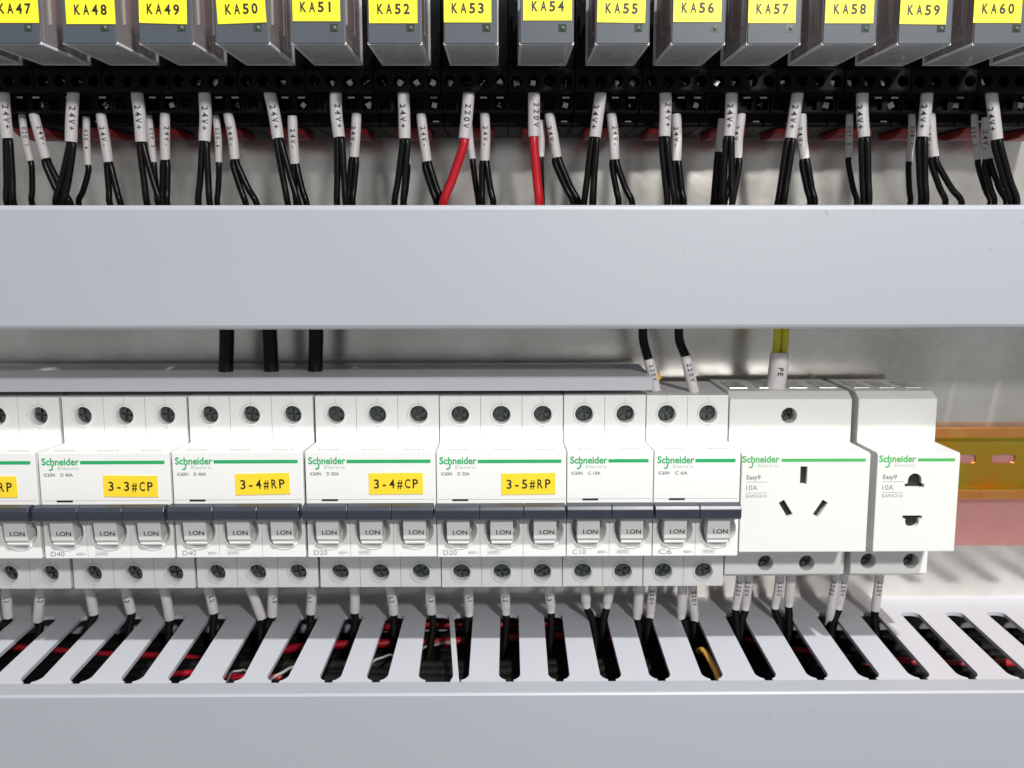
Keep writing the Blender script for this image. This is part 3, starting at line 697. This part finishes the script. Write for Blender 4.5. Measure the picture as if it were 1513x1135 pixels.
MB().prism_x([(16, 156.5), (44, 156.5), (42, 154.6), (36, 153.0), (26, 152.7), (18, 154)], 6, 21).build('release_clip', M_dkred, rs, bevel=.6)

def make_relay():
    root = thing('relay', '', 'relay', (0, 0, 0)); zt = 208
    w_ = RW_
    cs = MB()
    cs.box(0, .8, PR0, PR1-.6, ZR0+.82, zt).box(w_-.8, w_, PR0, PR1-.6, ZR0+.82, zt)
    case = cs.build('case', M_case, root)
    MB().box(.02, w_-.02, PR0+.02, PR1-.62, ZR0, ZR0+.78).build('case_base', M_caseb, case)
    ed = MB()
    for x in (0, w_-.9): ed.box(x-.05, x+.95, PR0-.3, PR1-.5, ZR0-.12, ZR0+.8)
    ed.box(.9, w_-.9, PR0-.3, PR0+.7, ZR0-.12, ZR0+.8)
    for x in (0, w_-.9): ed.box(x-.05, x+.95, PR0-.3, PR0+.7, ZR0+.8, zt)
    ed.build('case_rim_glint', M_edge, case, bevel=.12)
    MB().box(2.6, w_-2.6, PR0+1, PR1-9, ZR0+2.6, zt-1).build('contact_frame', M_core, root, bevel=.5)
    bl = MB()
    for x in (1.5, w_-2.2):
        for p in (PR0+4, PR0+9.5, PR0+31): bl.box(x, x+.5, p, p+2.2, ZR0+3, zt-4)
        bl.box(x, x+.7, PR0+3, PR0+34, ZR0+4, ZR0+5.4)
    bl.build('contact_blade', M_blade, root)
    bo = MB().box(1.1, w_-1.1, PR0+11, PR0+12.2, ZR0+9, zt-2).box(1.1, w_-1.1, PR1-13.2, PR1-12, ZR0+9, zt-2)
    bo.build('bobbin', M_ferr, root, bevel=.2)
    co = MB(); co.box(1.3, w_-1.3, PR0+12.4, PR1-13.4, ZR0+10, zt-3); co.build('coil', M_copper, root, bevel=.6)
    fr = MB().box(.25, w_-.25, PR1-2.6, PR1, ZR0+.2, zt).build('front_plate', M_front, root, bevel=.25)
    lx, lz = w_-4.1, ZR0+5.6
    ind = MB().box(lx-1.4, lx+1.4, PR1+.02, PR1+.12, lz-1.3, lz+1.3).build('indicator_window', M_led, root)
    MB().lathe_p(lx+.25, lz-.1, [(.75, PR1+.1), (.6, PR1+.5), (.2, PR1+.75)], 10).build('lamp_lens', M_lens, ind, smooth=True)
    # illegible rows of small print on the underside
    pr = MB(); rnd = random.Random(3)
    for k in range(4):
        x = 4.0
        while x < w_-4:
            l = rnd.uniform(.6, 2.6); pr.box(x, x+l, PR0+9+k*6.1, PR0+11+k*6.1, ZR0-.06, ZR0-.02); x += l+rnd.uniform(.4, 1.6)
    pr.build('small_print', M_smallprint, root)
    return root
M_blade = pm('brass_blade', (.62, .52, .42), .3, .9, var=.2)
M_led = pm('led_window', (.035, .05, .04), .15, coat=.5)
M_lens = pm('led_lens', (.13, .17, .14), .06, spec=1.)
M_smallprint = pm('case_print', (.26, .26, .26), .6)
rl = make_relay()
LAB = {47: (-12, 58, 34, 0), 48: (98.5, 171, 35.7, 0), 49: (206, 276.5, 35, -1.6), 50: (322, 394, 34.5, 2.2), 51: (432.7, 503, 31.5, 0), 52: (545.5, 617, 34.4, 0), 53: (656, 726, 33.3, 0), 54: (773, 845, 30.4, 0),
       55: (882, 953, 33.6, -.8), 56: (994.5, 1065.5, 32.6, 0), 57: (1105, 1175, 34.2, 0), 58: (1218.5, 1290, 34.5, 0), 59: (1328.5, 1397, 36, -.6), 60: (1437.5, 1508, 34, 0)}
first = True
for ka in range(46, 62):
    x = XR + (ka-54)*PITCH
    s = rs if first else copy_tree(rs); r = rl if first else copy_tree(rl)
    first = False
    for ch in s.children:
        if ch.name.startswith('screw'):
            ch.rotation_euler = (random.uniform(-.55, .35), random.uniform(0, 1.5), random.uniform(-.5, .5))
            k_ = random.uniform(.75, 1.05); ch.scale = (k_, 1, k_)
        if ch.name.startswith('clamp'): ch.location.x += random.choice((0, -6.75, 0, 6.75))*MM*(.0 if abs(ch.location.x/MM-13) > 8 else 1)
    s.location = ((x-(PITCH-RW_)/2)*MM, 0, 0); r.location = (x*MM, 0, 0)
    if ka == 46: lr, ls = 'relay cut off at the left edge, only its clear underside showing', 'black relay socket at the far left edge under the half-cut relay'
    elif ka == 61: lr, ls = 'relay cut off at the right edge, only its clear side showing', 'black relay socket right of the KA60 one, under the cut-off relay'
    else: lr, ls = 'grey relay in a clear case with the yellow label KA%d' % ka, 'black screw-terminal socket carrying the relay labelled KA%d' % ka
    tag(r, lr, None, 'relays in a row along the top'); tag(s, ls, None, 'black relay sockets in a row')
s = copy_tree(rs); s.location = ((XR + 8*PITCH - (PITCH-RW_)/2)*MM, 0, 0)
tag(s, 'last black relay socket, only its left edge in view at the right frame edge', None, 'black relay sockets in a row')
for r in [o for o in COL.objects if o.get('category') == 'relay']:
    ka = round((r.location.x/MM - XR)/PITCH)+54
    if ka not in LAB: continue
    xa, xb, yb, rot = LAB[ka]; pl = PR1+.06
    A = at_p(xa, yb, pl); B = at_p(xb, yb, pl); ox = r.location.x/MM
    wd = B.x-A.x; cx = (A.x+B.x)/2-ox; c = Vector((cx, pl, A.z))
    lb = MB(c).box(cx-wd/2, cx+wd/2, pl, pl+.18, A.z, A.z+12).build('label', M_label, r)
    lb.location = (c.x*MM, -c.y*MM, c.z*MM); lb.rotation_euler = (0, -math.radians(rot), 0)
    t = MB(c); put_text(t, 'KA%d' % ka, cx-6.1, A.z+3.2, pl+.24, 12.4, 3.4, .03, True); t.build('print', M_ink, lb)
